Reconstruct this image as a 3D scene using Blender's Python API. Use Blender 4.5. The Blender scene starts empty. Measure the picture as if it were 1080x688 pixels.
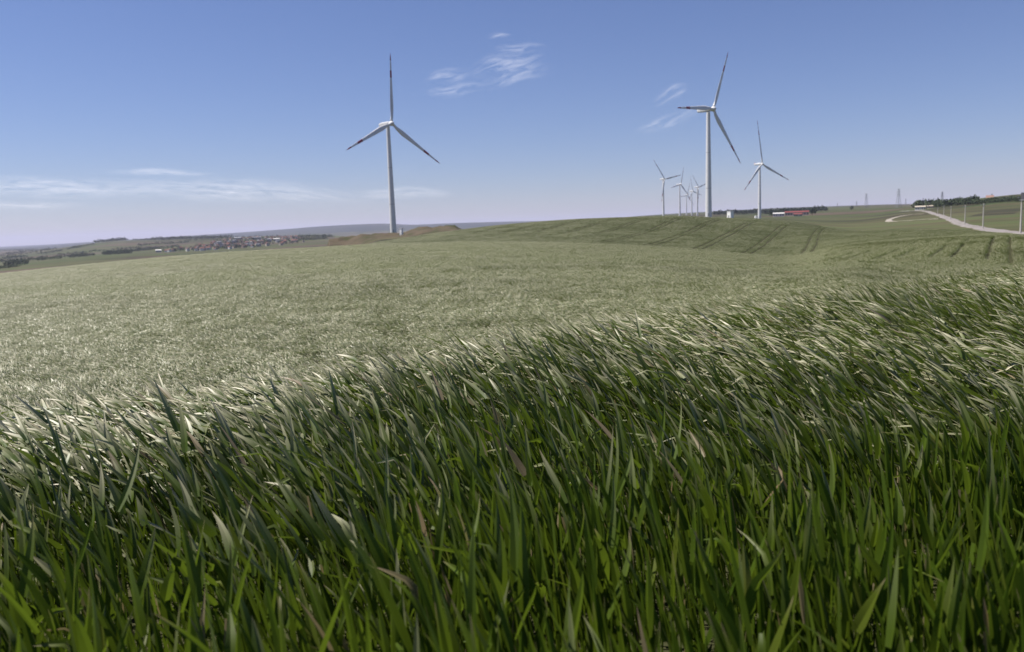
import bpy, math, random
import numpy as np
from mathutils import Vector, Matrix

random.seed(7)
rng = np.random.default_rng(11)
sc = bpy.context.scene
COL = sc.collection
R = math.radians

# ------------------------------------------------------------------ camera
FPX, W, H = 840.0, 1080.0, 688.0
HC = 1.17
YC = 239.5
ROLL = R(2.0)
PITCH = math.atan((344 - YC) / FPX)
fwd = np.array([0, math.cos(PITCH), -math.sin(PITCH)])
rt0 = np.array([1.0, 0, 0])
up0 = np.array([0, math.sin(PITCH), math.cos(PITCH)])
rt = math.cos(ROLL) * rt0 - math.sin(ROLL) * up0
up = math.cos(ROLL) * up0 + math.sin(ROLL) * rt0
CAM = np.array([0, 0, HC])


def ray(px, py):
    """direction through a photo pixel, scaled to horizontal length 1"""
    d = fwd + (px - W / 2) / FPX * rt + (H / 2 - py) / FPX * up
    return d / math.hypot(d[0], d[1])


def at(px, py, r):
    return CAM + ray(px, py) * r


def yhor(px):
    return YC - (px - 540) * math.tan(ROLL)


def azim(px):
    d = ray(px, yhor(px))
    return math.atan2(d[0], d[1])


cam_data = bpy.data.cameras.new('camera')
cam_data.sensor_width = 36
cam_data.lens = FPX / W * 36
cam_data.clip_start = 0.05
cam_data.clip_end = 200000
cam_data.dof.use_dof = True
cam_data.dof.focus_distance = 4.2
cam_data.dof.aperture_fstop = 4.5
cam = bpy.data.objects.new('camera', cam_data)
COL.objects.link(cam)
m = Matrix.Identity(4)
for i in range(3):
    m[i][0], m[i][1], m[i][2], m[i][3] = rt[i], up[i], -fwd[i], CAM[i]
cam.matrix_world = m
sc.camera = cam

# ------------------------------------------------------------------ helpers


def tag(o, label=None, cat=None, group=None, kind=None):
    if label: o['label'] = label
    if cat: o['category'] = cat
    if group: o['group'] = group
    if kind: o['kind'] = kind
    return o


def empty(name, loc, rz=0.0):
    o = bpy.data.objects.new(name, None)
    COL.objects.link(o)
    o.location = loc
    o.rotation_euler = (0, 0, rz)
    o.empty_display_size = 0.5
    return o


def mesh_obj(name, verts, faces, mats, parent=None, smooth=False, fmat=None):
    me = bpy.data.meshes.new(name)
    me.from_pydata([tuple(v) for v in verts], [], [tuple(f) for f in faces])
    for mt in (mats if isinstance(mats, (list, tuple)) else [mats]):
        me.materials.append(mt)
    if fmat is not None:
        me.polygons.foreach_set('material_index', np.asarray(fmat, dtype=np.int32))
    if smooth:
        me.polygons.foreach_set('use_smooth', [True] * len(me.polygons))
    me.update()
    o = bpy.data.objects.new(name, me)
    COL.objects.link(o)
    if parent is not None:
        o.parent = parent
    return o


def np_mesh(name, V, F, mats, attrs=None, smooth=True, uv=None):
    """V (n,3), F (m,4) quads, through foreach_set"""
    me = bpy.data.meshes.new(name)
    me.vertices.add(len(V))
    me.vertices.foreach_set('co', V.astype(np.float32).ravel())
    k = F.shape[1] if len(F) else 4
    if len(F):
        me.loops.add(F.size)
        me.loops.foreach_set('vertex_index', F.astype(np.int32).ravel())
        me.polygons.add(len(F))
        me.polygons.foreach_set('loop_start', np.arange(len(F), dtype=np.int32) * k)
        me.polygons.foreach_set('loop_total', np.full(len(F), k, dtype=np.int32))
        me.polygons.foreach_set('use_smooth', np.full(len(F), smooth, dtype=bool))
    for mt in (mats if isinstance(mats, (list, tuple)) else [mats]):
        me.materials.append(mt)
    me.update(calc_edges=True)
    for an, av in (attrs or {}).items():
        if av.ndim == 2:
            a = me.attributes.new(an, 'FLOAT_VECTOR', 'POINT')
            a.data.foreach_set('vector', av.astype(np.float32).ravel())
        elif av.dtype.kind in 'ib':
            a = me.attributes.new(an, 'INT', 'POINT')
            a.data.foreach_set('value', av.astype(np.int32))
        else:
            a = me.attributes.new(an, 'FLOAT', 'POINT')
            a.data.foreach_set('value', av.astype(np.float32))
    return me


class MB:
    """collects boxes, bars, tubes and rings for one mesh object"""

    def __init__(s):
        s.v, s.f, s.m = [], [], []

    def add(s, verts, faces, mi=0):
        b = len(s.v)
        s.v += [tuple(v) for v in verts]
        s.f += [tuple(i + b for i in f) for f in faces]
        s.m += [mi] * len(faces)

    def box(s, x0, x1, y0, y1, z0, z1, mi=0):
        s.add([(x0, y0, z0), (x1, y0, z0), (x1, y1, z0), (x0, y1, z0), (x0, y0, z1), (x1, y0, z1), (x1, y1, z1), (x0, y1, z1)],
              [(0, 3, 2, 1), (4, 5, 6, 7), (0, 1, 5, 4), (1, 2, 6, 5), (2, 3, 7, 6), (3, 0, 4, 7)], mi)

    def bar(s, a, b, w, mi=0, n=4, w2=None):
        a, b = np.array(a, float), np.array(b, float)
        d = (b - a) / np.linalg.norm(b - a)
        h = np.array([0, 0, 1.0]) if abs(d[2]) < .9 else np.array([1.0, 0, 0])
        u = np.cross(d, h); u /= np.linalg.norm(u); v = np.cross(d, u)
        w2 = w if w2 is None else w2
        ring = lambda c, r: [c + (u * math.cos(t) + v * math.sin(t)) * r for t in [2 * math.pi * (i + .5) / n for i in range(n)]]
        s.add(ring(a, w / 2) + ring(b, w2 / 2),
              [(i, (i + 1) % n, n + (i + 1) % n, n + i) for i in range(n)] + [tuple(range(n))[::-1], tuple(range(n, 2 * n))], mi)

    def loft(s, rings, mi=0, cap=True):
        """rings: list of equal-length loops"""
        n = len(rings[0]); k = len(rings)
        fs = [(j * n + i, j * n + (i + 1) % n, (j + 1) * n + (i + 1) % n, (j + 1) * n + i) for j in range(k - 1) for i in range(n)]
        if cap:
            fs += [tuple(range(n))[::-1], tuple(range((k - 1) * n, k * n))]
        s.add([p for rg in rings for p in rg], fs, mi)

    def build(s, name, mats, parent=None, smooth=False):
        return mesh_obj(name, s.v, s.f, mats, parent, smooth, s.m)


def mat(name, base=(.5, .5, .5), rough=.6, spec=.5, var=0.0, scale=5.0):
    mt = bpy.data.materials.new(name)
    mt.use_nodes = True
    nt = mt.node_tree
    b = nt.nodes['Principled BSDF']
    b.inputs['Base Color'].default_value = (*base, 1)
    b.inputs['Roughness'].default_value = rough
    b.inputs['Specular IOR Level'].default_value = spec
    if var:
        tc = nt.nodes.new('ShaderNodeTexCoord')
        nz = nt.nodes.new('ShaderNodeTexNoise')
        nz.inputs['Scale'].default_value = scale
        nz.inputs['Detail'].default_value = 6
        nt.links.new(tc.outputs['Object'], nz.inputs['Vector'])
        rp = nt.nodes.new('ShaderNodeValToRGB')
        e = rp.color_ramp.elements
        e[0].position, e[1].position = .3, .7
        e[0].color = (*[c * (1 - var) for c in base], 1)
        e[1].color = (*[min(1, c * (1 + var)) for c in base], 1)
        nt.links.new(nz.outputs['Fac'], rp.inputs['Fac'])
        nt.links.new(rp.outputs['Color'], b.inputs['Base Color'])
    return mt


def ramp(nt, stops, interp='LINEAR'):
    n = nt.nodes.new('ShaderNodeValToRGB')
    cr = n.color_ramp
    cr.interpolation = interp
    while len(cr.elements) < len(stops):
        cr.elements.new(.5)
    for e, (p, c) in zip(cr.elements, stops):
        e.position = p
        e.color = (*c, 1)
    return n


def math_node(nt, op, a, b=None):
    n = nt.nodes.new('ShaderNodeMath')
    n.operation = op
    for i, v in enumerate((a, b)):
        if v is None: continue
        if isinstance(v, (int, float)): n.inputs[i].default_value = v
        else: nt.links.new(v, n.inputs[i])
    return n.outputs[0]


def mix_col(nt, fac, a, b, blend='MIX'):
    n = nt.nodes.new('ShaderNodeMix')
    n.data_type = 'RGBA'
    n.blend_type = blend
    for i, v in ((0, fac), (6, a), (7, b)):
        if isinstance(v, (int, float)): n.inputs[i].default_value = v
        elif isinstance(v, tuple): n.inputs[i].default_value = (*v, 1)
        else: nt.links.new(v, n.inputs[i])
    return n.outputs[2]


# ------------------------------------------------------------------ light, sky
SUN_EL, SUN_AZ = R(60), R(-80)          # azimuth from +Y (view direction), clockwise
world = bpy.data.worlds.new('World')
sc.world = world
world.use_nodes = True
nt = world.node_tree
bg = nt.nodes['Background']
sky = nt.nodes.new('ShaderNodeTexSky')
sky.sky_type = 'NISHITA'
sky.sun_disc = False
sky.sun_elevation = SUN_EL
sky.sun_rotation = SUN_AZ % (2 * math.pi)
sky.altitude = 200
sky.air_density = 1.0
sky.dust_density = 0.2
sky.ozone_density = 4.0
bg.inputs['Strength'].default_value = 0.05
tint = nt.nodes.new('ShaderNodeMix')
tint.data_type = 'RGBA'
tint.blend_type = 'MULTIPLY'
tint.inputs[0].default_value = 1.0
tint.inputs[7].default_value = (0.98, 0.965, 1.22, 1)
nt.links.new(sky.outputs[0], tint.inputs[6])
nt.links.new(tint.outputs[2], bg.inputs['Color'])
sl = bpy.data.lights.new('sun', 'SUN')
sl.energy = 5.0
sl.angle = R(.5)
sl.color = (1, .94, .86)
so = bpy.data.objects.new('sun', sl)
COL.objects.link(so)
sd = Vector((math.sin(SUN_AZ) * math.cos(SUN_EL), math.cos(SUN_AZ) * math.cos(SUN_EL), math.sin(SUN_EL)))
so.rotation_euler = sd.to_track_quat('Z', 'Y').to_euler()
so.location = (-50, 0, 80)
sc.view_settings.view_transform = 'Standard'
sc.view_settings.look = 'None'
sc.view_settings.gamma = 1
sc.view_settings.exposure = 0.7

# ------------------------------------------------------------------ terrain


def pchip(xs, ys, xq):
    xs, ys, xq = np.asarray(xs, float), np.asarray(ys, float), np.asarray(xq, float)
    h = np.diff(xs); dlt = np.diff(ys) / h
    n = len(xs); d = np.zeros(n)
    for i in range(1, n - 1):
        if dlt[i - 1] * dlt[i] > 0:
            w1, w2 = 2 * h[i] + h[i - 1], h[i] + 2 * h[i - 1]
            d[i] = (w1 + w2) / (w1 / dlt[i - 1] + w2 / dlt[i])
    d[0], d[-1] = dlt[0], dlt[-1]
    xq = np.clip(xq, xs[0], xs[-1])
    k = np.clip(np.searchsorted(xs, xq, side='right') - 1, 0, n - 2)
    t = (xq - xs[k]) / h[k]
    return ((1 + 2 * t) * (1 - t) ** 2 * ys[k] + t * (1 - t) ** 2 * h[k] * d[k]
            + t * t * (3 - 2 * t) * ys[k + 1] + t * t * (t - 1) * h[k] * d[k + 1])


WH = 0.56                                # wheat canopy height
CX = [-400, 0, 130, 250, 340, 400, 440, 470, 540, 620, 700, 760, 830, 900, 960, 1020, 1080, 1480]
Y1 = dict(zip(CX, [450, 415, 403, 391, 381, 374, 370, 365, 355, 344, 334, 326, 317, 308, 301, 295, 288, 245]))
# after the first swell: (distance, 'y' photo row of the surface) or (distance, height)
PROF = {
    -400: [(190, 'y', 335), (500, 'z', -34), (1500, 'z', -60), (4000, 'z', -75), (34000, 'z', -75)],
    0: [(190, 'y', 288), (500, 'z', -30), (1500, 'y', 284.5), (4000, 'y', 271.5), (8000, 'y', 265), (16000, 'y', 262), (34000, 'y', 260.5)],
    130: [(190, 'y', 274.5), (500, 'z', -30), (1800, 'y', 270), (3000, 'y', 266), (4500, 'y', 254), (7000, 'z', -70), (15000, 'y', 253.4), (34000, 'y', 253.6)],
    250: [(190, 'y', 264.7), (500, 'z', -28), (2200, 'y', 263), (3300, 'y', 253), (4500, 'y', 250.5), (7500, 'z', -50), (14000, 'y', 245.8), (34000, 'y', 247.5)],
    340: [(190, 'y', 260), (500, 'z', -20), (2200, 'y', 257), (3500, 'y', 250), (4800, 'y', 248.5), (7500, 'z', -40), (13000, 'y', 239.3), (34000, 'z', -60)],
    400: [(190, 'y', 257), (280, 'y', 257.5), (450, 'y', 252), (584, 'y', 247.4), (900, 'z', -18), (2500, 'z', -45), (7500, 'z', -40), (13000, 'y', 236.2), (34000, 'z', -60)],
    440: [(190, 'y', 256), (280, 'y', 256.5), (450, 'y', 249), (584, 'y', 246), (900, 'z', -16), (2500, 'z', -40), (7500, 'z', -40), (13000, 'y', 237), (34000, 'z', -60)],
    470: [(190, 'y', 255.2), (270, 'y', 255.5), (430, 'y', 244.5), (600, 'y', 244.3), (900, 'z', -14), (2500, 'z', -40), (7500, 'z', -40), (13000, 'y', 235.8), (34000, 'z', -60)],
    540: [(190, 'y', 254.5), (250, 'y', 255.2), (330, 'y', 247.5), (430, 'y', 236), (620, 'z', -.5), (900, 'z', -8), (2500, 'z', -30), (7500, 'z', -40), (13000, 'y', 234), (34000, 'z', -60)],
    620: [(190, 'y', 256), (240, 'y', 257), (330, 'y', 244), (430, 'y', 230.5), (650, 'y', 233), (1500, 'y', 234), (4000, 'y', 235), (13000, 'y', 232), (34000, 'y', 233)],
    700: [(188, 'y', 260), (240, 'y', 261.2), (330, 'y', 244.5), (420, 'y', 228.4), (600, 'y', 229), (1500, 'y', 229.5), (2500, 'y', 228.5), (6000, 'y', 227), (13000, 'y', 226.5), (34000, 'y', 228)],
    760: [(185, 'y', 264.5), (230, 'y', 265.8), (330, 'y', 246), (440, 'y', 230), (600, 'y', 230), (1500, 'y', 229), (2500, 'y', 226.5), (6000, 'y', 223.8), (13000, 'y', 223.2), (34000, 'y', 224)],
    830: [(170, 'y', 269), (215, 'y', 269.5), (330, 'y', 249), (460, 'y', 234.5), (700, 'y', 232.5), (1200, 'y', 231), (1600, 'y', 226.5), (2500, 'y', 224), (6000, 'y', 220.5), (13000, 'y', 219.5), (34000, 'y', 220.2)],
    900: [(75, 'y', 276), (150, 'y', 257), (190, 'y', 257.8), (240, 'y', 254), (350, 'y', 246), (500, 'y', 240), (800, 'y', 234), (1200, 'y', 229), (1800, 'y', 222.5), (3000, 'y', 219), (6000, 'y', 217.5), (13000, 'y', 217.4), (34000, 'y', 218)],
    960: [(75, 'y', 276.5), (135, 'y', 253), (180, 'y', 253.3), (250, 'y', 247.5), (400, 'y', 239), (600, 'y', 232), (900, 'y', 226), (1300, 'y', 221.5), (2000, 'y', 218.5), (4000, 'y', 216.5), (13000, 'y', 216), (34000, 'y', 216.5)],
    1020: [(75, 'y', 277), (128, 'y', 250), (170, 'y', 250.2), (250, 'y', 244), (380, 'y', 236.3), (540, 'y', 230), (800, 'y', 223), (1000, 'y', 218.5), (1500, 'y', 210.8), (3000, 'z', 20), (13000, 'y', 214), (34000, 'y', 214)],
    1080: [(75, 'y', 277.5), (120, 'y', 248), (160, 'y', 248), (190, 'y', 245), (300, 'y', 238), (600, 'y', 226), (900, 'y', 217), (1300, 'y', 204.8), (3000, 'z', 15), (13000, 'y', 214), (34000, 'z', 80)],
    1480: [(75, 'y', 262), (120, 'y', 240), (190, 'y', 235), (600, 'y', 214), (900, 'y', 204), (1300, 'y', 191), (3000, 'z', 25), (13000, 'z', 60), (34000, 'z', 80)],
}


def zray(px, py, r):
    return HC + ray(px, py)[2] * r


LR = np.concatenate([np.log(np.linspace(0.3, 2.0, 8)), np.linspace(math.log(2.3), math.log(36000), 420)])


def build_profile(px):
    rc = 0.57 * FPX / (Y1[px] - yhor(px))
    rc = max(2.4, min(rc, 9))
    rs = [0.25, rc * .6, rc]
    zs = [0.0, 0.0, -0.005]
    rs.append(20); zs.append(zray(px, Y1[px] - 4, 20) - WH)
    for r_, k, v in PROF[px]:
        z = zray(px, v, r_) if k == 'y' else v
        if k == 'y' and r_ < 445:
            z -= WH
        rs.append(r_); zs.append(z)
    return pchip(np.log(rs), zs, LR)


PT = np.array([azim(c) for c in CX])
PZ = np.array([build_profile(c) for c in CX])            # columns x radii
TH_FINE = np.concatenate([np.linspace(-math.pi, PT[0] - .05, 24), np.linspace(PT[0], PT[-1], 620), np.linspace(PT[-1] + .05, math.pi, 24)])
ZG = np.array([pchip(PT, PZ[:, j], TH_FINE) for j in range(len(LR))])        # radii x thetas
# behind the camera the two flanks meet in a gentle blend
back = np.clip((np.abs(TH_FINE) - 1.2) / (math.pi - 1.2), 0, 1)
zm = .5 * (ZG[:, :1] + ZG[:, -1:])
ZG = ZG * (1 - back) + zm * back
rr = np.exp(LR)


def vnoise(x, y, seed=0):
    """smooth value noise, vectorised"""
    x, y = np.asarray(x, float), np.asarray(y, float)
    xi, yi = np.floor(x).astype(np.int64), np.floor(y).astype(np.int64)
    fx, fy = x - xi, y - yi
    fx, fy = fx * fx * (3 - 2 * fx), fy * fy * (3 - 2 * fy)

    def hsh(a, b):
        h = (a * 374761393 + b * 668265263 + seed * 974634777) & 0xffffffff
        h = ((h ^ (h >> 13)) * 1274126177) & 0xffffffff
        return ((h ^ (h >> 16)) & 0xffff) / 65535.0
    return ((hsh(xi, yi) * (1 - fx) + hsh(xi + 1, yi) * fx) * (1 - fy) + (hsh(xi, yi + 1) * (1 - fx) + hsh(xi + 1, yi + 1) * fx) * fy)


GX = rr[:, None] * np.sin(TH_FINE)[None, :]
GY = rr[:, None] * np.cos(TH_FINE)[None, :]
amp = np.interp(rr, [0, 3, 15, 60, 400, 1500, 6000, 36000], [0, .02, .06, .12, .25, 1.2, 8, 26])[:, None]
scl = np.interp(rr, [0, 10, 100, 1000, 6000, 36000], [1.5, 3, 14, 120, 500, 1800])[:, None]
# a few noise octaves at fixed scales, weighted by distance
nz = np.zeros_like(ZG)
for s_, r0, r1 in ((2.2, 0, 30), (11, 10, 200), (70, 150, 1500), (320, 1000, 7000), (1300, 4000, 99999)):
    w = np.clip((rr - r0 * .7) / (r0 * .6 + .1), 0, 1) * np.clip((r1 * 1.3 - rr) / (r1 * .6), 0, 1)
    nz += w[:, None] * (vnoise(GX / s_, GY / s_, int(s_)) - .5 + .4 * (vnoise(GX / s_ * 2.3, GY / s_ * 2.3, int(s_) + 5) - .5))
ZG = ZG + nz * amp


def terr(x, y):
    x, y = np.asarray(x, float), np.asarray(y, float)
    r = np.maximum(np.hypot(x, y), rr[0]); th = np.arctan2(x, y)
    lr = np.log(r)
    j = np.clip(np.searchsorted(LR, lr, side='right') - 1, 0, len(LR) - 2)
    i = np.clip(np.searchsorted(TH_FINE, th, side='right') - 1, 0, len(TH_FINE) - 2)
    u = np.clip((r - rr[j]) / (rr[j + 1] - rr[j]), 0, 1)
    v = np.clip((th - TH_FINE[i]) / (TH_FINE[i + 1] - TH_FINE[i]), 0, 1)
    return (ZG[j, i] * (1 - u) * (1 - v) + ZG[j + 1, i] * u * (1 - v) + ZG[j, i + 1] * (1 - u) * v + ZG[j + 1, i + 1] * u * v)


def on_ground(px, r, py=None):
    d = ray(px, yhor(px) if py is None else py) * r
    return np.array([d[0], d[1], float(terr(d[0], d[1]))])


def hit(px, py, rmin, rmax):
    """where the sight line through a photo pixel meets the ground between two distances"""
    d = ray(px, py)
    q = np.exp(np.linspace(math.log(rmin), math.log(rmax), 600))
    dz = HC + d[2] * q - terr(d[0] * q, d[1] * q)
    k = np.argmax(dz < 0) if (dz < 0).any() else int(np.argmin(dz))
    return np.array([d[0] * q[k], d[1] * q[k], float(terr(d[0] * q[k], d[1] * q[k]))])


THP = np.array([azim(x) for x in range(-400, 1481, 10)])


def px_of(x, y):
    return np.interp(np.arctan2(x, y), THP, np.arange(-400, 1481, 10))


def field_edge(px):
    """outer radius of the wheat, by photo column"""
    return np.interp(px, [-400, 300, 380, 440, 500, 840, 905, 960, 1000, 1037, 1080, 1480], [260, 260, 300, 420, 520, 500, 400, 330, 295, 250, 165, 140])


# ---- ground materials
def ground_material(name, kind):
    mt = bpy.data.materials.new(name)
    mt.use_nodes = True
    nt = mt.node_tree
    b = nt.nodes['Principled BSDF']
    b.inputs['Roughness'].default_value = .95
    b.inputs['Specular IOR Level'].default_value = .1
    geo = nt.nodes.new('ShaderNodeNewGeometry')
    P = geo.outputs['Position']

    def noise(scale, detail=5, vec=P):
        n = nt.nodes.new('ShaderNodeTexNoise')
        n.inputs['Scale'].default_value = scale
        n.inputs['Detail'].default_value = detail
        nt.links.new(vec, n.inputs['Vector'])
        return n.outputs['Fac']

    def mapped(sx, sy, rot):
        mp = nt.nodes.new('ShaderNodeMapping')
        mp.inputs['Scale'].default_value = (sx, sy, 0)
        mp.inputs['Rotation'].default_value = (0, 0, rot)
        nt.links.new(P, mp.inputs['Vector'])
        return mp.outputs['Vector']
    if kind == 'soil':
        r1 = ramp(nt, [(.3, (.030, .034, .014)), (.7, (.060, .058, .028))])
        nt.links.new(noise(.9, 8), r1.inputs['Fac'])
        nt.links.new(r1.outputs['Color'], b.inputs['Base Color'])
    elif kind == 'plain':
        vo = nt.nodes.new('ShaderNodeTexVoronoi')
        vo.inputs['Scale'].default_value = 1
        vo.inputs['Randomness'].default_value = .9
        nt.links.new(mapped(1 / 420, 1 / 230, R(20)), vo.inputs['Vector'])
        sep = nt.nodes.new('ShaderNodeSeparateColor')
        nt.links.new(vo.outputs['Color'], sep.inputs[0])
        r1 = ramp(nt, [(0, (.042, .062, .020)), (.22, (.062, .080, .030)), (.40, (.028, .042, .015)), (.52, (.082, .066, .046)),
                       (.64, (.048, .070, .022)), (.80, (.072, .088, .036)), (.92, (.060, .048, .034))], 'CONSTANT')
        nt.links.new(sep.outputs[0], r1.inputs['Fac'])
        ve = nt.nodes.new('ShaderNodeTexVoronoi')
        ve.feature = 'DISTANCE_TO_EDGE'
        ve.inputs['Scale'].default_value = 1
        ve.inputs['Randomness'].default_value = .9
        nt.links.new(mapped(1 / 420, 1 / 230, R(20)), ve.inputs['Vector'])
        edge = math_node(nt, 'LESS_THAN', ve.outputs['Distance'], .028)
        brk = math_node(nt, 'GREATER_THAN', noise(1 / 260, 2), .47)
        ed = math_node(nt, 'MULTIPLY', edge, brk)
        c = mix_col(nt, ed, r1.outputs['Color'], (.022, .032, .016))
        bands = ramp(nt, [(.42, (0, 0, 0)), (.56, (1, 1, 1))])
        nt.links.new(noise(1 / 90, 4, mapped(.35, 1.5, R(14))), bands.inputs['Fac'])
        c = mix_col(nt, math_node(nt, 'MULTIPLY', bands.outputs['Color'], .55), c, (.080, .060, .038))
        nl = noise(1 / 35, 6, mapped(.5, 1.6, R(8)))
        r2 = ramp(nt, [(.3, (.72, .72, .74)), (.7, (1.25, 1.22, 1.2))])
        nt.links.new(nl, r2.inputs['Fac'])
        c = mix_col(nt, 1.0, c, r2.outputs['Color'], 'MULTIPLY')
        nt.links.new(c, b.inputs['Base Color'])
    elif kind == 'mound':
        r1 = ramp(nt, [(.34, (.048, .054, .024)), (.46, (.066, .056, .036)), (.60, (.092, .072, .050)), (.72, (.058, .060, .030))])
        nt.links.new(noise(.09, 8), r1.inputs['Fac'])
        nt.links.new(r1.outputs['Color'], b.inputs['Base Color'])
    elif kind == 'far':
        r1 = ramp(nt, [(.36, (.016, .024, .022)), (.64, (.040, .046, .034))])
        nt.links.new(noise(1 / 700, 6), r1.inputs['Fac'])
        nt.links.new(r1.outputs['Color'], b.inputs['Base Color'])
    elif kind in ('road', 'track'):
        lo, hi = ((.16, .145, .138), (.27, .247, .236)) if kind == 'road' else ((.22, .20, .17), (.33, .30, .255))
        r1 = ramp(nt, [(.3, lo), (.7, hi)])
        nt.links.new(noise(.35, 8), r1.inputs['Fac'])
        va = nt.nodes.new('ShaderNodeAttribute')
        va.attribute_name = 'verge'
        rag = math_node(nt, 'ADD', va.outputs['Fac'], math_node(nt, 'MULTIPLY', math_node(nt, 'SUBTRACT', noise(.22, 6), .5), 1.5))
        r2 = ramp(nt, [(.38, (0, 0, 0)), (.72, (1, 1, 1))])
        nt.links.new(rag, r2.inputs['Fac'])
        c = mix_col(nt, r2.outputs['Color'], r1.outputs['Color'], (.085, .085, .045))
        nt.links.new(c, b.inputs['Base Color'])
    return mt


M_SOIL = ground_material('field_soil', 'soil')
M_PLAIN = ground_material('plain_fields', 'plain')
M_FAR = ground_material('far_hills', 'far')
M_MOUND = ground_material('earth_mound', 'mound')
M_ROAD = ground_material('road_gravel', 'road')
M_TRACK = ground_material('track_gravel', 'track')

nR, nT = ZG.shape
VV = np.stack([GX, GY, ZG], -1).reshape(-1, 3)
jj, ii = np.meshgrid(np.arange(nR - 1), np.arange(nT - 1), indexing='ij')
QF = np.stack([jj * nT + ii, jj * nT + ii + 1, (jj + 1) * nT + ii + 1, (jj + 1) * nT + ii], -1)[..., ::-1]
pcf = px_of(GX[:-1, :-1], GY[:-1, :-1])
rcf = np.broadcast_to(rr[:-1, None], pcf.shape)
zone = np.where(rcf < field_edge(pcf), 0, np.where(rcf < 9000, 1, 2))
for zi, (nm, mt, lb) in enumerate((('field', M_SOIL, 'dark soil of the rolling wheat field'),
                                   ('plain', M_PLAIN, 'patchwork farmland spreading below the wheat field'),
                                   ('hills', M_FAR, 'hazy blue hills along the horizon'))):
    f = QF[zone == zi]
    used, inv = np.unique(f, return_inverse=True)
    me = np_mesh(nm, VV[used], inv.reshape(f.shape), mt)
    o = bpy.data.objects.new(nm, me); COL.objects.link(o)
    tag(o, lb, nm, kind='structure')
# close the little disc under the camera
th = np.linspace(0, 2 * math.pi, 24, endpoint=False)

# ---- brown earth mound in front of the first turbine
mpx = np.linspace(335, 492, 110)
mtop = pchip([335, 350, 365, 380, 400, 412, 425, 433, 441, 449, 456, 463, 472, 482, 492],
             [256, 253.2, 251, 249.4, 248, 247.6, 246.6, 243.6, 241.2, 240.2, 241.3, 240.6, 239.6, 239.6, 240.6], mpx)
mr = np.linspace(425, 575, 60)
mv = []
for a, pxv in enumerate(mpx):
    d = ray(pxv, yhor(pxv))
    ridge = 505 + 10 * math.sin(pxv * .09)
    hh = zray(pxv, mtop[a], ridge) - float(terr(d[0] * ridge, d[1] * ridge))
    fade = min(1, (a / 8), (len(mpx) - 1 - a) / 8)
    for b_, r_ in enumerate(mr):
        t = (r_ - ridge) / (75 if r_ < ridge else 62)
        bump = max(0, 1 - t * t) ** 1.3
        x, y = d[0] * r_, d[1] * r_
        n = (float(vnoise(x / 7, y / 7, 3)) - .5) * 1.9 + (float(vnoise(x / 2.6, y / 2.6, 4)) - .5) * 1.4 + (float(vnoise(x / 19, y / 19, 6)) - .5) * .6
        zt = float(terr(x, y))
        mv.append((x, y, zt - .5 + (max(hh, .3) + .5 + n) * bump * fade))
nb = len(mr)
mf = [(a * nb + b_, a * nb + b_ + 1, (a + 1) * nb + b_ + 1, (a + 1) * nb + b_) for a in range(len(mpx) - 1) for b_ in range(nb - 1)]
tag(mesh_obj('mound', mv, [f[::-1] for f in mf], M_MOUND, smooth=True), 'brown bare earth mound at the foot of the leftmost wind turbine', 'mound', kind='structure')


def ribbon(name, pts, width, mt, lift, label):
    pts = [np.array(p) for p in pts]
    # densify
    dn = []
    for a, b_ in zip(pts[:-1], pts[1:]):
        n = max(2, int(np.linalg.norm(b_ - a) / 8))
        for k in range(n):
            dn.append(a + (b_ - a) * k / n)
    dn.append(pts[-1])
    dn = np.array(dn)
    for _ in range(6):
        dn[1:-1] = (dn[:-2] + 2 * dn[1:-1] + dn[2:]) / 4
    v, f, verge = [], [], []
    for k, p in enumerate(dn):
        t = dn[min(k + 1, len(dn) - 1)] - dn[max(k - 1, 0)]
        nrm = np.array([t[1], -t[0], 0]); nrm /= np.linalg.norm(nrm)
        wj = width * (1 + .12 * math.sin(k * 1.7) + .1 * math.sin(k * .63))
        for s_, e_ in ((-1, 1), (-.8, .35), (-.42, 0), (0, .42), (.42, 0), (.8, .35), (1, 1)):
            verge.append(e_)
            q = p + nrm * wj / 2 * s_
            v.append((q[0], q[1], float(terr(q[0], q[1])) + lift - (.25 if abs(s_) == 1 else 0)))
    for k in range(len(dn) - 1):
        for j in range(6):
            f.append((k * 7 + j, k * 7 + j + 1, (k + 1) * 7 + j + 1, (k + 1) * 7 + j))
    o = mesh_obj(name, v, f, mt, smooth=True)
    va = o.data.attributes.new('verge', 'FLOAT', 'POINT')
    va.data.foreach_set('value', np.array(verge, dtype=np.float32))
    return tag(o, label, name, kind='structure')


road_px = [(1180, 249, 150), (1120, 246.6, 170), (1080, 244.5, 190), (1060, 242.4, 235), (1037, 239.6, 295), (1018, 236.6, 375), (1003, 232, 520), (990, 228.6, 700), (980, 225.6, 900), (974, 224, 1050), (950, 222.5, 1250)]
ribbon('road', [on_ground(p, r_, y_) for p, y_, r_ in road_px], 5.8, M_ROAD, .30, 'pale grey gravel road winding away beside the power poles')
tr = [(992, 231.6, 560), (975, 232.2, 570), (955, 233.0, 575), (942, 233.7, 575), (937, 232.8, 620), (938, 230.6, 700), (944, 229.0, 790), (955, 228.4, 830), (966, 228.0, 850), (976, 227.5, 830)]
ribbon('path', [on_ground(p, r_, y_) for p, y_, r_ in tr], 5.0, M_TRACK, .35, 'pale gravel track looping off the road across the plain')

# ------------------------------------------------------------------ wheat


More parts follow.
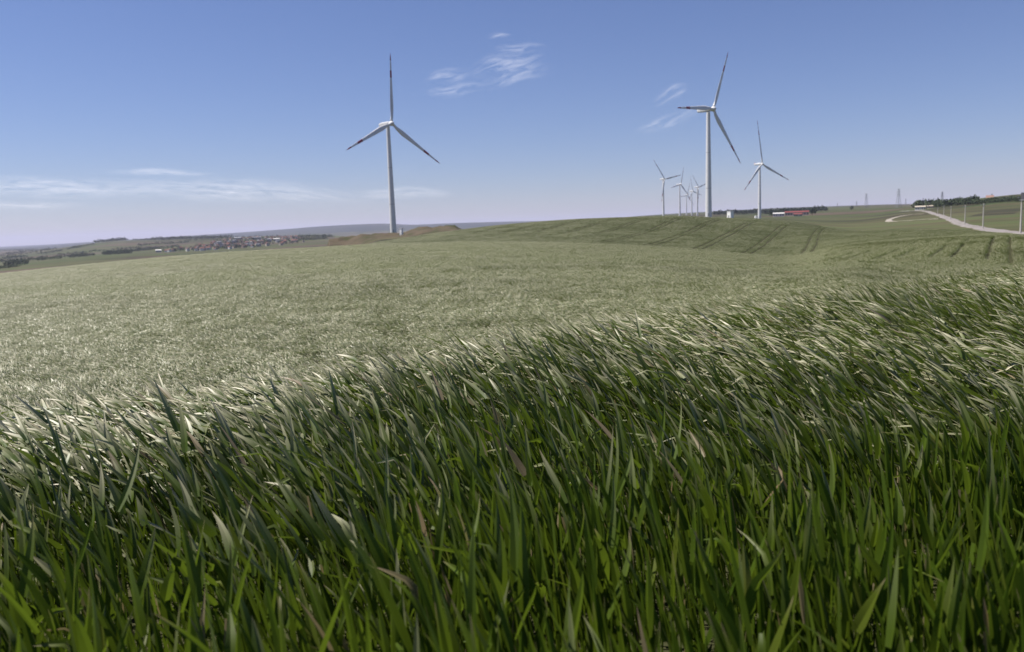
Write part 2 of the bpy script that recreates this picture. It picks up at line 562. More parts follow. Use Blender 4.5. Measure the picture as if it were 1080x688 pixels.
def leaf_material(name):
    mt = bpy.data.materials.new(name)
    mt.use_nodes = True
    nt = mt.node_tree
    b = nt.nodes['Principled BSDF']
    out = nt.nodes['Material Output']

    def attr(n):
        a = nt.nodes.new('ShaderNodeAttribute')
        a.attribute_name = n
        return a.outputs['Fac']
    t, rnd, dry = attr('along'), attr('vary'), attr('dry')
    c1 = ramp(nt, [(0, (.036, .066, .004)), (.35, (.056, .098, .006)), (.7, (.076, .122, .010)), (1, (.118, .142, .018))])
    nt.links.new(rnd, c1.inputs['Fac'])
    # the sheath and lower leaf are yellower, the upper face's paleness is part wax, part sun sheen painted into the colour
    c = mix_col(nt, math_node(nt, 'MULTIPLY', math_node(nt, 'SUBTRACT', 1.0, t), .35), c1.outputs['Color'], (.060, .085, .014))
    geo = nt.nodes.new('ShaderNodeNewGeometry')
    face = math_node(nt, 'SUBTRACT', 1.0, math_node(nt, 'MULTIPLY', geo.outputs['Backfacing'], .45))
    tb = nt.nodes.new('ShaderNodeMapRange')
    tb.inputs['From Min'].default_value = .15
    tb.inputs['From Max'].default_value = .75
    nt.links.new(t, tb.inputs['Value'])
    sheen_tint = math_node(nt, 'MULTIPLY', math_node(nt, 'MULTIPLY', face, tb.outputs[0]), attr('wax_sheen'))
    c = mix_col(nt, sheen_tint, c, (.56, .518, .36))  # pale tint brightens wind-bent leaves, sunlit sheen put into the base colour
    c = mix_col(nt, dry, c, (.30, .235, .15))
    nt.links.new(c, b.inputs['Base Color'])
    b.inputs['Roughness'].default_value = .48
    b.inputs['Specular IOR Level'].default_value = .9
    tr = nt.nodes.new('ShaderNodeBsdfTranslucent')
    ct = mix_col(nt, dry, (.108, .160, .012), (.30, .22, .12))
    nt.links.new(ct, tr.inputs['Color'])
    mx = nt.nodes.new('ShaderNodeMixShader')
    nt.links.new(math_node(nt, 'SUBTRACT', .47, math_node(nt, 'MULTIPLY', attr('wax_sheen'), .2)), mx.inputs['Fac'])
    nt.links.new(math_node(nt, 'ADD', .10, math_node(nt, 'MULTIPLY', attr('wax_sheen'), .62)), b.inputs['Specular IOR Level'])
    nt.links.new(b.outputs[0], mx.inputs[1])
    nt.links.new(tr.outputs[0], mx.inputs[2])
    nt.links.new(mx.outputs[0], out.inputs['Surface'])
    return mt


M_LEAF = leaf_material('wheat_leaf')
WIND = np.array([-.93, .30, 0])
WIND /= np.linalg.norm(WIND)


def make_leaves(base, lean, hscale, gust, per, seg, g, cols=3, wmul=1.0, hmin=.08):
    """leaves of many tillers: base (n,3) foot points, lean (n,3) horizontal lean, gust (n,) how hard the wind bends"""
    n = len(base)
    N = n * per
    rep = lambda a: np.repeat(a, per, axis=0)
    B, Ln, hs, gu = rep(base), rep(lean), rep(hscale), rep(gust)
    lev = np.tile(np.linspace(0, 1, per), n) + g.uniform(-.12, .12, N)
    h0 = (hmin + (.42 - hmin) * np.clip(lev, 0, 1.1)) * hs
    L = g.uniform(.080, .165, N) * hs * (.85 + .3 * np.clip(lev, 0, 1))
    phi = g.uniform(0, 2 * math.pi, N)
    hv = np.stack([np.cos(phi), np.sin(phi), np.zeros(N)], -1)
    wa = math.atan2(WIND[1], WIND[0]) + g.normal(0, .42, N)
    wj = np.stack([np.cos(wa), np.sin(wa), np.zeros(N)], -1)
    a0 = R(1) * (np.abs(g.normal(0, 13, N)) + 3 + gu * g.uniform(14, 58, N))
    a1 = a0 + R(1) * (g.uniform(-5, 13, N) + gu * g.uniform(2, 42, N))
    up_ = np.array([0, 0, 1.0])
    P = B + Ln * h0[:, None] * 1.0 + up_ * h0[:, None]
    ts = np.linspace(0, 1, seg + 1)
    w0 = g.uniform(.0115, .0245, N) * wmul * (.75 + .25 * np.clip(lev, 0, 1))
    flat = 1 - .6 * np.clip(gu, 0, 1)
    roll0 = g.normal(0, .85, N) * flat; roll1 = g.normal(0, .40, N) * flat
    kink = (g.random(N) < .07) * R(1) * g.uniform(30, 75, N) * (1 if cols == 4 else 0)
    w0 = w0 * (1.12 if cols == 4 else 1)
    V = np.zeros((N, seg + 1, cols, 3))
    for k, t in enumerate(ts):
        mixw = np.clip(.30 + .60 * gu + .15 * t, 0, 1)[:, None]
        dh = hv * (1 - mixw) + wj * mixw
        dh /= np.linalg.norm(dh, axis=1, keepdims=True) + 1e-6
        kk = kink * max(0.0, min(1.0, (t - .42) / .2))
        a = kk + a0 + (a1 - a0) * t ** (1.25 - .55 * np.clip(gu, 0, 1))
        D = up_ * np.cos(a)[:, None] + dh * np.sin(a)[:, None] + Ln * .5
        D /= np.linalg.norm(D, axis=1, keepdims=True)
        if k:
            P = P + D * (L / seg)[:, None]
        S = np.cross(D, up_)
        S /= np.linalg.norm(S, axis=1, keepdims=True) + 1e-6
        Nn = np.cross(S, D)
        ro = roll0 + roll1 * t
        S2 = S * np.cos(ro)[:, None] + Nn * np.sin(ro)[:, None]
        N2 = np.cross(S2, D)
        prof = min(1, .66 + 1.6 * t) * max(0.0, 1 - t ** 1.5) ** .95
        w = (w0 * prof + .0004)[:, None] / 2
        if cols == 4:
            V[:, k, 0] = P - S2 * w
            V[:, k, 1] = P - N2 * w * .42
            V[:, k, 2] = V[:, k, 1]
            V[:, k, 3] = P + S2 * w
        elif cols == 3:
            V[:, k, 0] = P - S2 * w
            V[:, k, 1] = P - N2 * w * .35
            V[:, k, 2] = P + S2 * w
        else:
            V[:, k, 0] = P - S2 * w
            V[:, k, 1] = P + S2 * w
    idx = np.arange(N * (seg + 1) * cols).reshape(N, seg + 1, cols)
    F = np.stack([idx[:, :-1, :-1], idx[:, :-1, 1:], idx[:, 1:, 1:], idx[:, 1:, :-1]], -1).reshape(-1, 4)
    if cols == 4:
        F = np.concatenate([np.stack([idx[:, :-1, q], idx[:, :-1, q + 1], idx[:, 1:, q + 1], idx[:, 1:, q]], -1).reshape(-1, 4) for q in (0, 2)])
    along = np.broadcast_to(ts[None, :, None], (N, seg + 1, cols)).reshape(-1)
    vary = np.repeat(np.clip(g.normal(.5, .22, N), 0, 1), (seg + 1) * cols)
    tipdry = (g.random(N) < .38) * g.uniform(.35, 1, N)
    whole = (g.random(N) < .018) * g.uniform(.5, 1, N)
    d = np.repeat(tipdry, (seg + 1) * cols) * np.clip((along - .80) / .16, 0, 1) + np.repeat(whole, (seg + 1) * cols)
    wax_sheen = np.repeat(np.clip(-.24 + .20 * np.clip(lev, 0, 1) ** 1.5 + 1.08 * np.clip(gu, 0, 1) + g.normal(0, .14, N), 0, 1), (seg + 1) * cols)  # waxy paleness plus painted sheen, growing with gust and leaf level
    return V.reshape(-1, 3), F, along, vary, np.clip(d, 0, 1), wax_sheen


def make_stems(base, lean, hscale, g, wid=.0055):
    n = len(base)
    h = .40 * hscale
    a = g.uniform(0, math.pi, n)
    s = np.stack([np.cos(a), np.sin(a), np.zeros(n)], -1) * wid / 2
    V = np.zeros((n, 3, 2, 3))
    for k, t in enumerate((0, .5, 1)):
        P = base + (lean * t + np.array([0, 0, 1.0])) * (h * t)[:, None]
        V[:, k, 0], V[:, k, 1] = P - s, P + s
    idx = np.arange(n * 6).reshape(n, 3, 2)
    F = np.stack([idx[:, :-1, 0], idx[:, :-1, 1], idx[:, 1:, 1], idx[:, 1:, 0]], -1).reshape(-1, 4)
    along = np.broadcast_to(np.array([0, .15, .3])[None, :, None], (n, 3, 2)).reshape(-1)
    return V.reshape(-1, 3), F, along, np.repeat(g.random(n), 6), np.repeat((g.random(n) < .05) * .8, 6), np.zeros(n * 6)


def join(parts):
    off, Vs, Fs, A = 0, [], [], [[], [], [], []]
    for V, F, a, b_, c, w in parts:
        Vs.append(V); Fs.append(F + off); off += len(V)
        for l, x in zip(A, (a, b_, c, w)): l.append(x)
    return np.concatenate(Vs), np.concatenate(Fs), {'along': np.concatenate(A[0]), 'vary': np.concatenate(A[1]), 'dry': np.concatenate(A[2]), 'wax_sheen': np.concatenate(A[3])}


# ---- near wheat, every leaf its own blade
R_NEAR = 9.0
dens = 620
g = rng
# all round the camera close by, a wide fan further out
n_a, n_b = int(dens * math.pi * 4.0 ** 2), int(dens * R(60) * (R_NEAR ** 2 - 4.0 ** 2))
r_ = np.concatenate([4.0 * np.sqrt(g.random(n_a)), np.sqrt(4.0 ** 2 + (R_NEAR ** 2 - 4.0 ** 2) * g.random(n_b))])
t_ = np.concatenate([g.uniform(-math.pi, math.pi, n_a), g.uniform(-R(60), R(60), n_b)])
x_, y_ = r_ * np.sin(t_), r_ * np.cos(t_)
keep = (r_ > .62)
x_, y_, r_ = x_[keep], y_[keep], r_[keep]
cl = vnoise(x_ / .35, y_ / .35, 21)
keep = g.random(len(x_)) < .16 + 1.35 * cl
x_, y_, r_ = x_[keep], y_[keep], r_[keep]
base = np.stack([x_, y_, terr(x_, y_)], -1)
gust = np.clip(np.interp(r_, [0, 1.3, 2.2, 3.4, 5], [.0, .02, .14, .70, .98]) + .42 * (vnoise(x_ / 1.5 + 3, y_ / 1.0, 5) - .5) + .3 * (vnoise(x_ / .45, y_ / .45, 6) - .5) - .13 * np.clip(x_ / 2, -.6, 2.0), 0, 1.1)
hs = .84 + .20 * vnoise(x_ / .9, y_ / .9, 8) + .18 * vnoise(x_ / .22, y_ / .22, 9) + g.normal(0, .065, len(x_)) - .04 * gust
lean = WIND[None, :] * (.05 + .34 * gust)[:, None] + np.stack([g.normal(0, .10, len(x_)), g.normal(0, .10, len(x_)), np.zeros(len(x_))], -1)
n1 = r_ < 4.5
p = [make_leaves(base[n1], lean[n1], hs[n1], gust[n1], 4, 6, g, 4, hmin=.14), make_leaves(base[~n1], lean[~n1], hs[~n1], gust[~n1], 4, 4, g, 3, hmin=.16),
     make_stems(base[n1], lean[n1], hs[n1], g)]
V, F, A = join(p)
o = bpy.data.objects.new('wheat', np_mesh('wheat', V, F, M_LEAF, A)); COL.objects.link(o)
tag(o, 'green wheat leaves in the foreground bending to the left in the wind', 'wheat', kind='stuff')

# ---- wheat further out: patches of leaves set over the field by geometry nodes
NVAR = 6


def scatter_nodes(name, nvar):
    ng = bpy.data.node_groups.new(name, 'GeometryNodeTree')
    ng.interface.new_socket('Geometry', in_out='INPUT', socket_type='NodeSocketGeometry')
    ng.interface.new_socket('Geometry', in_out='OUTPUT', socket_type='NodeSocketGeometry')
    gi, go = ng.nodes.new('NodeGroupInput'), ng.nodes.new('NodeGroupOutput')

    def named(attr_name, typ):
        n = ng.nodes.new('GeometryNodeInputNamedAttribute')
        n.data_type = typ
        n.inputs['Name'].default_value = attr_name
        return n.outputs['Attribute']

    def cmp_eq(v):
        c = ng.nodes.new('FunctionNodeCompare')
        c.data_type = 'INT'; c.operation = 'EQUAL'
        ng.links.new(named('code', 'INT'), c.inputs[2])
        c.inputs[3].default_value = v
        return c.outputs[0]
    jn = ng.nodes.new('GeometryNodeJoinGeometry')
    for k in range(nvar):
        sp = ng.nodes.new('GeometryNodeSeparateGeometry'); sp.domain = 'POINT'
        ng.links.new(gi.outputs[0], sp.inputs['Geometry']); ng.links.new(cmp_eq(k), sp.inputs['Selection'])
        spp = ng.nodes.new('GeometryNodeSeparateGeometry'); spp.domain = 'POINT'
        ng.links.new(gi.outputs[0], spp.inputs['Geometry']); ng.links.new(cmp_eq(100 + k), spp.inputs['Selection'])
        mp = ng.nodes.new('GeometryNodeMeshToPoints')
        ng.links.new(spp.outputs[0], mp.inputs['Mesh'])
        ip = ng.nodes.new('GeometryNodeInstanceOnPoints')
        ng.links.new(mp.outputs[0], ip.inputs['Points'])
        ng.links.new(sp.outputs[0], ip.inputs['Instance'])
        ng.links.new(named('rot', 'FLOAT_VECTOR'), ip.inputs['Rotation'])
        ng.links.new(named('size', 'FLOAT_VECTOR'), ip.inputs['Scale'])
        ng.links.new(ip.outputs[0], jn.inputs[0])
    ng.links.new(jn.outputs[0], go.inputs[0])
    return ng


def patch_wheat(name, label, xs, ys, size, ntill, per, seg, wmul, gustf, seed, blow=.92, spread=.58):
    g = np.random.default_rng(seed)
    parts, codes = [], []
    for k in range(NVAR):
        bx = g.uniform(-spread, spread, (ntill, 2)) * size
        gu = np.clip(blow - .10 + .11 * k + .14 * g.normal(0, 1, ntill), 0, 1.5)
        cl_ = .6 * vnoise(bx[:, 0] / .24 + k * 9, bx[:, 1] / .24, seed) + .4 * vnoise(bx[:, 0] / .6 + k * 5, bx[:, 1] / .6, seed + 3)
        kp = g.random(ntill) < .25 + 1.5 * cl_
        bx, gu, cl_ = bx[kp], gu[kp], cl_[kp]
        hs_ = .80 + .34 * cl_ + g.normal(0, .06, len(bx))
        ntl = len(bx)
        bs = np.stack([bx[:, 0], bx[:, 1], np.zeros(ntl)], -1)
        ln = WIND[None, :] * (.10 + .28 * gu)[:, None] + np.stack([g.normal(0, .1, ntl), g.normal(0, .1, ntl), np.zeros(ntl)], -1)
        q = make_leaves(bs, ln, hs_, gu, per, seg, g, 2, wmul, .25)
        parts.append(q); codes.append(np.full(len(q[0]), k))
    V, F, A = join(parts)
    n = len(xs)
    rg = np.hypot(xs, ys)
    gu = gustf(xs, ys)
    code = 100 + np.clip((gu * NVAR + g.normal(0, .9, n)), 0, NVAR - 1).astype(int)
    e = size * .5
    sx = (terr(xs + e, ys) - terr(xs - e, ys)) / (2 * e)
    sy = (terr(xs, ys + e) - terr(xs, ys - e)) / (2 * e)
    rot = np.stack([np.arctan(sy), -np.arctan(sx), g.uniform(-.45, .45, n)], -1)
    sz = (.93 + .14 * vnoise(xs / 3.1, ys / 2.1, 31) + g.normal(0, .03, n))
    szv = np.stack([np.ones(n), np.ones(n), sz], -1)
    z0 = np.zeros(len(V))
    A['along'] = np.concatenate([A['along'], np.zeros(n)]); A['vary'] = np.concatenate([A['vary'], np.zeros(n)]); A['dry'] = np.concatenate([A['dry'], np.zeros(n)]); A['wax_sheen'] = np.concatenate([A['wax_sheen'], np.zeros(n)])
    A['code'] = np.concatenate(codes + [code]).astype(np.int32)
    A['rot'] = np.concatenate([np.zeros((len(V), 3)), rot])
    A['size'] = np.concatenate([np.ones((len(V), 3)), szv])
    pts = np.stack([xs, ys, terr(xs, ys) - .01], -1)
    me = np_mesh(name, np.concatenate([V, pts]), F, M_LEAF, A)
    o = bpy.data.objects.new(name, me); COL.objects.link(o)
    md = o.modifiers.new('scatter', 'NODES')
    md.node_group = scatter_nodes(name + '_scatter', NVAR)
    tag(o, label, 'wheat', kind='stuff')
    return o


def grid_pts(r0, r1, a0, a1, step, g, jit=.35):
    n = int(2 * r1 / step) + 2
    gx, gy = np.meshgrid(np.arange(-n // 2, n // 2) * step, np.arange(0, n // 2 + 2) * step)
    gx, gy = gx.ravel() + g.uniform(-jit, jit, gx.size) * step, gy.ravel() + g.uniform(-jit, jit, gy.size) * step
    r = np.hypot(gx, gy); a = np.arctan2(gx, gy)
    k = (r > r0) & (r < r1) & (a > a0) & (a < a1)
    return gx[k], gy[k]


def gust_mid(x, y):
    return np.clip(.05 + .95 * vnoise(x / 8, y / 5, 41) + .35 * (vnoise(x / 2.5, y / 2.0, 42) - .5), 0, 1)


def tram(x, y, az, spacing, bend=0.0, gauge=1.9, width=.55, off=0.0):
    """true where a tractor wheel has pressed the crop down"""
    ux, uy = math.cos(az), -math.sin(az)
    along = x * math.sin(az) + y * math.cos(az)
    c = (x * ux + y * uy + bend * along ** 2 + off + 1.2 * np.sin(along / 47)) % spacing
    return (np.abs(c - spacing / 2 - gauge / 2) < width) | (np.abs(c - spacing / 2 + gauge / 2) < width)


g = np.random.default_rng(5)
xs, ys = grid_pts(R_NEAR - .5, 64, -R(50), R(50), .9, g)
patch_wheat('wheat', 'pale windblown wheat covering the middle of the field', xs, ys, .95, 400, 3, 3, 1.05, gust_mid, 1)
xs, ys = grid_pts(63, 215, -R(50), R(50), .85, g)
pp = px_of(xs, ys); r_ = np.hypot(xs, ys)
rut_zone = (pp > 872) & (r_ > 76) & (r_ < np.interp(pp, [860, 900, 1080], [165, 155, 128]))
k = (r_ < np.minimum(field_edge(pp), 215)) & ~rut_zone
patch_wheat('wheat', 'pale wheat on the far crest of the field', xs[k], ys[k], .9, 240, 3, 3, 1.25, gust_mid, 2, 1.02)
xs, ys = grid_pts(75, 165, azim(868), R(50), .35, g)
pp = px_of(xs, ys); r_ = np.hypot(xs, ys)
rut_zone = (pp > 872) & (r_ > 76) & (r_ < np.interp(pp, [860, 900, 1080], [165, 155, 128]))
k = rut_zone & ~(tram(xs, ys, R(33), 4.7, bend=.00016, gauge=1.8, width=.33, off=2.0) & (vnoise(xs / 9, ys / 9, 77) > .22))
patch_wheat('wheat', 'yellow green wheat with close tractor ruts on the slope at right', xs[k], ys[k], .36, 60, 3, 3, 1.4, gust_mid, 4, .85, .5)
xs, ys = grid_pts(214, 520, azim(360), azim(1100), .95, g)
pp = px_of(xs, ys); r_ = np.hypot(xs, ys)
k = (r_ < field_edge(pp)) & ~((pp < 880) & tram(xs, ys, R(23), 16.0, gauge=2.6, width=.50 + .40 * vnoise(xs / 14, ys / 14, 78), off=3.0))
patch_wheat('wheat', 'wheat on the far green hill scored by slanting tractor ruts', xs[k], ys[k], .95, 200, 3, 3, 1.7, gust_mid, 3, .74, .52)
print('far patches', k.sum())

# ------------------------------------------------------------------ plain materials
M_WHITE = mat('turbine_paint', (.60, .60, .60), .38, .5, .05, .4)
M_RED = mat('red_band_paint', (.26, .025, .03), .4)
M_GREY = mat('grey_metal', (.30, .31, .32), .5)
M_DARK = mat('dark_metal', (.07, .07, .08), .5)
M_CONC = mat('pale_concrete', (.38, .36, .33), .8, .3, .12, 2)
M_PYLON = mat('galvanised_steel', (.16, .17, .18), .5, .5)
M_WALLS = [mat('cream_render', (.42, .37, .30), .9, .2, .1, .6), mat('white_render', (.55, .54, .52), .9, .2, .08, .6), mat('pink_render', (.36, .27, .22), .9, .2, .1, .6), mat('grey_render', (.28, .28, .28), .9, .2, .1, .6)]
M_ROOFS = [mat('terracotta_tiles', (.15, .070, .054), .85, .2, .25, .9), mat('brown_tiles', (.115, .066, .052), .85, .2, .25, .9), mat('red_sheet_roof', (.17, .042, .038), .7, .3, .15, .8), mat('grey_roof', (.30, .30, .32), .7, .3, .15, .8)]
M_PINKROOF = mat('faded_pink_tiles', (.24, .15, .12), .85, .2, .2, .9)
M_BRIGHT = mat('white_enamel', (.80, .79, .77), .6, .3, .04, .8)
M_GLASS = mat('dark_glass', (.03, .035, .045), .15)
M_TRUNK = mat('bark', (.085, .06, .04), .9)


def foliage_mat(name, c):
    mt = mat(name, c, .75, .25)
    nt = mt.node_tree
    oi = nt.nodes.new('ShaderNodeNewGeometry')
    r1 = ramp(nt, [(0, tuple(v * .65 for v in c)), (1, tuple(v * 1.35 for v in c))])
    nt.links.new(oi.outputs['Random Per Island'], r1.inputs['Fac'])
    nt.links.new(r1.outputs['Color'], nt.nodes['Principled BSDF'].inputs['Base Color'])
    return mt


M_TREE = foliage_mat('tree_leaves', (.042, .062, .026))
M_PINE = foliage_mat('pine_leaves', (.024, .038, .020))

# ------------------------------------------------------------------ wind turbines
TILT = R(5)


def turbine(label, hub_px, r, Rb, yaw_off, phase, base_px, pitch=R(4), beacon=False, kiosk=False):
    """yaw_off: angle between the rotor axis and the line from hub to camera, positive to the camera's right"""
    hub = at(hub_px[0], hub_px[1], r)
    to_cam = math.atan2(-hub[1], -hub[0])
    yaw = to_cam + yaw_off                       # heading of the rotor axis
    ax = np.array([math.cos(yaw), math.sin(yaw)])
    back_ = 4.2
    bx, by = hub[0] - ax[0] * back_, hub[1] - ax[1] * back_
    bz = float(terr(bx, by)) - .1
    root = empty('wind_turbine', (bx, by, bz), yaw)
    tag(root, label, 'wind turbine', 'wind turbines on the ridge')
    hz = hub[2] - bz                             # hub height above the foot
    # local frame: +X along the rotor axis
    n = 40
    t = MB()
    top = hz - 1.7
    prof = [(0, 2.35), (.25, 2.35), (.26, 2.22), (top * .30, 1.98)]
    circ = lambda rad, z: [(rad * math.cos(2 * math.pi * i / n), rad * math.sin(2 * math.pi * i / n), z) for i in range(n)]
    rings = [circ(rd, z) for z, rd in [(top * q / 16, 2.3 - .98 * q / 16) for q in range(17)]]
    t.loft(rings, cap=False)
    tower = t.build('tower', M_WHITE, root, True)
    for q in (.28, .62):
        fl = MB()
        rd = 2.3 - .98 * q + .025
        fl.loft([circ(rd, top * q - .15), circ(rd, top * q + .15)])
        fl.build('flange', M_GREY, tower)
    fl = MB()
    fl.loft([circ(2.6, -.3), circ(2.6, .18)])
    fl.build('plinth', M_CONC, tower)
    d = MB()
    d.box(-.5, .5, -2.42, -2.24, .9, 3.1)
    dd = d.build('door', M_GREY, root)
    dd.rotation_euler = (0, 0, -yaw + math.atan2(-by, -bx) + math.pi / 2)
    # nacelle
    nb_ = MB()
    sect = [(-9.0, .72, .70), (-8.6, 1.2, 1.05), (-6, 1.65, 1.42), (-1, 1.75, 1.55), (1.4, 1.55, 1.45), (2.2, 1.15, 1.15)]
    rings = []
    for x, hw, hh in sect:
        rg = []
        for k in range(16):
            a = 2 * math.pi * k / 16
            cx_, sx_ = math.cos(a), math.sin(a)
            rg.append((x, hw * math.copysign(abs(cx_) ** .55, cx_), hz + .15 - x * .0 + hh * math.copysign(abs(sx_) ** .55, sx_)))
        rings.append(rg)
    nb_.loft(rings)
    nac = nb_.build('nacelle', M_WHITE, root, False)
    ms = MB()
    ms.bar((-7.6, .4, hz + 1.3), (-7.6, .4, hz + 3.0), .14)
    ms.bar((-7.9, .4, hz + 2.7), (-7.3, .4, hz + 2.7), .12)
    ms.build('wind_sensor', M_GREY, nac)
    if beacon:
        bm_ = MB(); bm_.loft([[(rd * math.cos(a * math.pi / 4) - 8.2, rd * math.sin(a * math.pi / 4), hz + z) for a in range(8)] for rd, z in ((.75, 1.0), (.75, 1.9), (.3, 2.4))])
        bm_.build('beacon', M_RED, nac)
    # hub (spinner), tilted with the rotor
    hb = MB()
    rings = []
    for x, rd in ((-1.7, 1.45), (-.6, 1.75), (.5, 1.7), (1.4, 1.25), (2.0, .7), (2.25, .1)):
        rings.append([(x, rd * math.cos(2 * math.pi * k / 20), rd * math.sin(2 * math.pi * k / 20)) for k in range(20)])
    hb.loft(rings)
    hubo = hb.build('hub', M_WHITE, root, True)
    hubo.location = (back_, 0, hz)
    hubo.rotation_euler = (0, -TILT, 0)
    # blades
    ns, nc = 28, 14
    for bi in range(3):
        b = MB()
        rings = []
        for k in range(ns + 1):
            s_ = k / ns
            z = 1.2 + (Rb - 1.2) * s_
            if s_ < .05: chord, thick = 1.9, 1.9
            else:
                u = (s_ - .05) / .95
                chord = np.interp(u, [0, .16, .5, .8, .95, 1], [1.9, 3.6, 2.35, 1.4, .85, .12])
                thick = chord * np.interp(u, [0, .08, .2, 1], [1, .55, .30, .16])
            tw = R(np.interp(s_, [0, .1, .3, 1], [16, 14, 7, 0])) + pitch
            rg = []
            for c in range(nc):
                a = 2 * math.pi * c / nc
                ca, sa = math.cos(a), math.sin(a)
                yy = chord * (.5 * ca + (.15 if s_ > .05 else 0))
                tt = thick * .5 * sa * (1 if s_ < .06 else (1 + ca * .55) / 1.1)
                # chord lies in the rotor plane (local Y), thickness along the axis (X)
                rg.append((tt * math.cos(tw) - yy * math.sin(tw) + 2.6 * s_, yy * math.cos(tw) + tt * math.sin(tw), z))
            rings.append(rg)
        b.loft(rings)
        for fi in range(len(b.f)):
            s_ = (fi // nc) / ns if fi < ns * nc else (0 if fi == ns * nc else 1)
            if .62 <= s_ < .75 or s_ >= .875: b.m[fi] = 1
        bo = b.build('blade', [M_WHITE, M_RED], root, True)
        bo.location = (back_, 0, hz)
        q = Matrix.Rotation(-TILT, 4, 'Y') @ Matrix.Rotation(phase + bi * 2 * math.pi / 3, 4, 'X')
        bo.rotation_euler = q.to_euler()
    return root



# label, hub in the photo, distance, blade length, yaw (deg), rotor phase (deg), has beacon
TURB = [
    ('tall white turbine standing alone at left above the brown earth mound', (413, 130.3), 584, 49, 40, 116, False),
    ('tall white turbine at right with red banded blades, largest of the right-hand group', (752.3, 115), 592, 46, 56, 94, False),
    ('mid-sized white turbine standing beside the red-roofed farm, furthest right of all', (804, 173), 1150, 59, 54, 8, True),
    ('small white turbine furthest left in the distant cluster', (701, 188.9), 1720, 51, 48, 40, False),
    ('small turbine with one blade almost upright, second from left in the distant cluster', (718.2, 194.5), 2036, 46, 54, 102, False),
    ('faint tiny turbine with the lowest hub, third from left in the distant cluster', (724.8, 206), 3050, 48, 48, 100, False),
    ('tiny turbine fourth from left in the distant cluster, one blade upright', (730.7, 201.7), 2580, 50, 58, 14, False),
    ('small white turbine of the distant cluster nearest to the big right-hand tower', (736.8, 197.4), 2240, 44, 58, 44, False),
]
for lb, hp, r_, Rb, yo, ph, be in TURB:
    turbine(lb, hp, r_, Rb, R(yo), R(ph), None, beacon=be)

# ------------------------------------------------------------------ small cabins by the turbines


def cabin(px, r, w, d, h, label, roof_mat, wall_mat, roof_h=.25, py=None, kind='transformer_kiosk', cat='kiosk'):
    p = on_ground(px, r)
    if py is not None: p[2] = zray(px, py, r)
    root = empty(kind, p, math.atan2(p[1], p[0]) + math.pi / 2 - .7)
    tag(root, label, cat)
    b = MB(); b.box(-w / 2, w / 2, -d / 2, d / 2, -1.0, h); b.build('wall', wall_mat, root)
    b = MB(); b.box(-w / 2 - .15, w / 2 + .15, -d / 2 - .15, d / 2 + .15, h + .003, h + roof_h); b.build('roof', roof_mat, root)
    b = MB()
    b.box(-.5, .5, -d / 2 - .04, -d / 2 - .003, .05, 2.0)
    dr = b.build('door', M_GREY if w > 2 else wall_mat, root)
    dr.rotation_euler = (0, 0, math.pi)
    b = MB(); b.box(.30, .40, -d / 2 - .09, -d / 2 - .043, .95, 1.1); b.build('handle', M_DARK, dr)
    b = MB()
    b.box(w * .12, w * .38, d / 2 + .003, d / 2 + .04, h * .5, h * .5 + .7)
    v_ = b.build('vent', M_DARK, root); v_.rotation_euler = (0, 0, math.pi)
    return root


cabin(423.3, 488, 1.5, 1.5, 3.6, 'narrow white cabin beside the foot of the leftmost turbine', M_BRIGHT, M_BRIGHT, py=247.6)
cabin(770.3, 560, 3.0, 3.2, 4.4, 'pale pinkish cabin on the field edge just right of the biggest right-hand turbine', M_BRIGHT, M_BRIGHT)
cabin(797.4, 1080, 2.8, 2.8, 3.0, 'small white cabin at the foot of the turbine by the red-roofed farm', M_BRIGHT, M_BRIGHT, .5)

# ------------------------------------------------------------------ red-roofed farm


def gable(b, x0, x1, y0, y1, z, rise, over=.4, mi=0, axis='x'):
    x0, x1, y0, y1 = x0 - over, x1 + over, y0 - over, y1 + over
    t = .18
    if axis == 'x':
        ym = (y0 + y1) / 2
        lo = [(y0, z), (ym, z + rise), (y1, z)]
        v = [(x, y, zz + dz) for x in (x0, x1) for dz in (0, t) for (y, zz) in lo]
    else:
        xm = (x0 + x1) / 2
        lo = [(x0, z), (xm, z + rise), (x1, z)]
        v = [(x, y, zz + dz) for y in (y0, y1) for dz in (0, t) for (x, zz) in lo]
    # 0-2 low, 3-5 high at first end; 6-8, 9-11 at the other
    b.add(v, [(3, 4, 10, 9), (4, 5, 11, 10), (0, 6, 7, 1), (1, 7, 8, 2), (0, 1, 4, 3), (1, 2, 5, 4), (6, 9, 10, 7), (7, 10, 11, 8), (0, 3, 9, 6), (2, 8, 11, 5)], mi)


def gable_walls(b, x0, x1, y0, y1, z0, z1, rise, axis='x'):
    b.box(x0, x1, y0, y1, z0, z1)
    if axis == 'x':
        ym = (y0 + y1) / 2
        for x, e in ((x0, .02), (x1 - .02, .02)):
            b.add([(x, y0, z1), (x, y1, z1), (x, ym, z1 + rise - .05), (x + e, y0, z1), (x + e, y1, z1), (x + e, ym, z1 + rise - .05)], [(0, 1, 2), (3, 5, 4), (0, 2, 5, 3), (1, 4, 5, 2)])
    else:
        xm = (x0 + x1) / 2
        for y, e in ((y0, .02), (y1 - .02, .02)):
            b.add([(x0, y, z1), (x1, y, z1), (xm, y, z1 + rise - .05), (x0, y + e, z1), (x1, y + e, z1), (xm, y + e, z1 + rise - .05)], [(0, 1, 2), (3, 5, 4), (0, 2, 5, 3), (1, 4, 5, 2)])


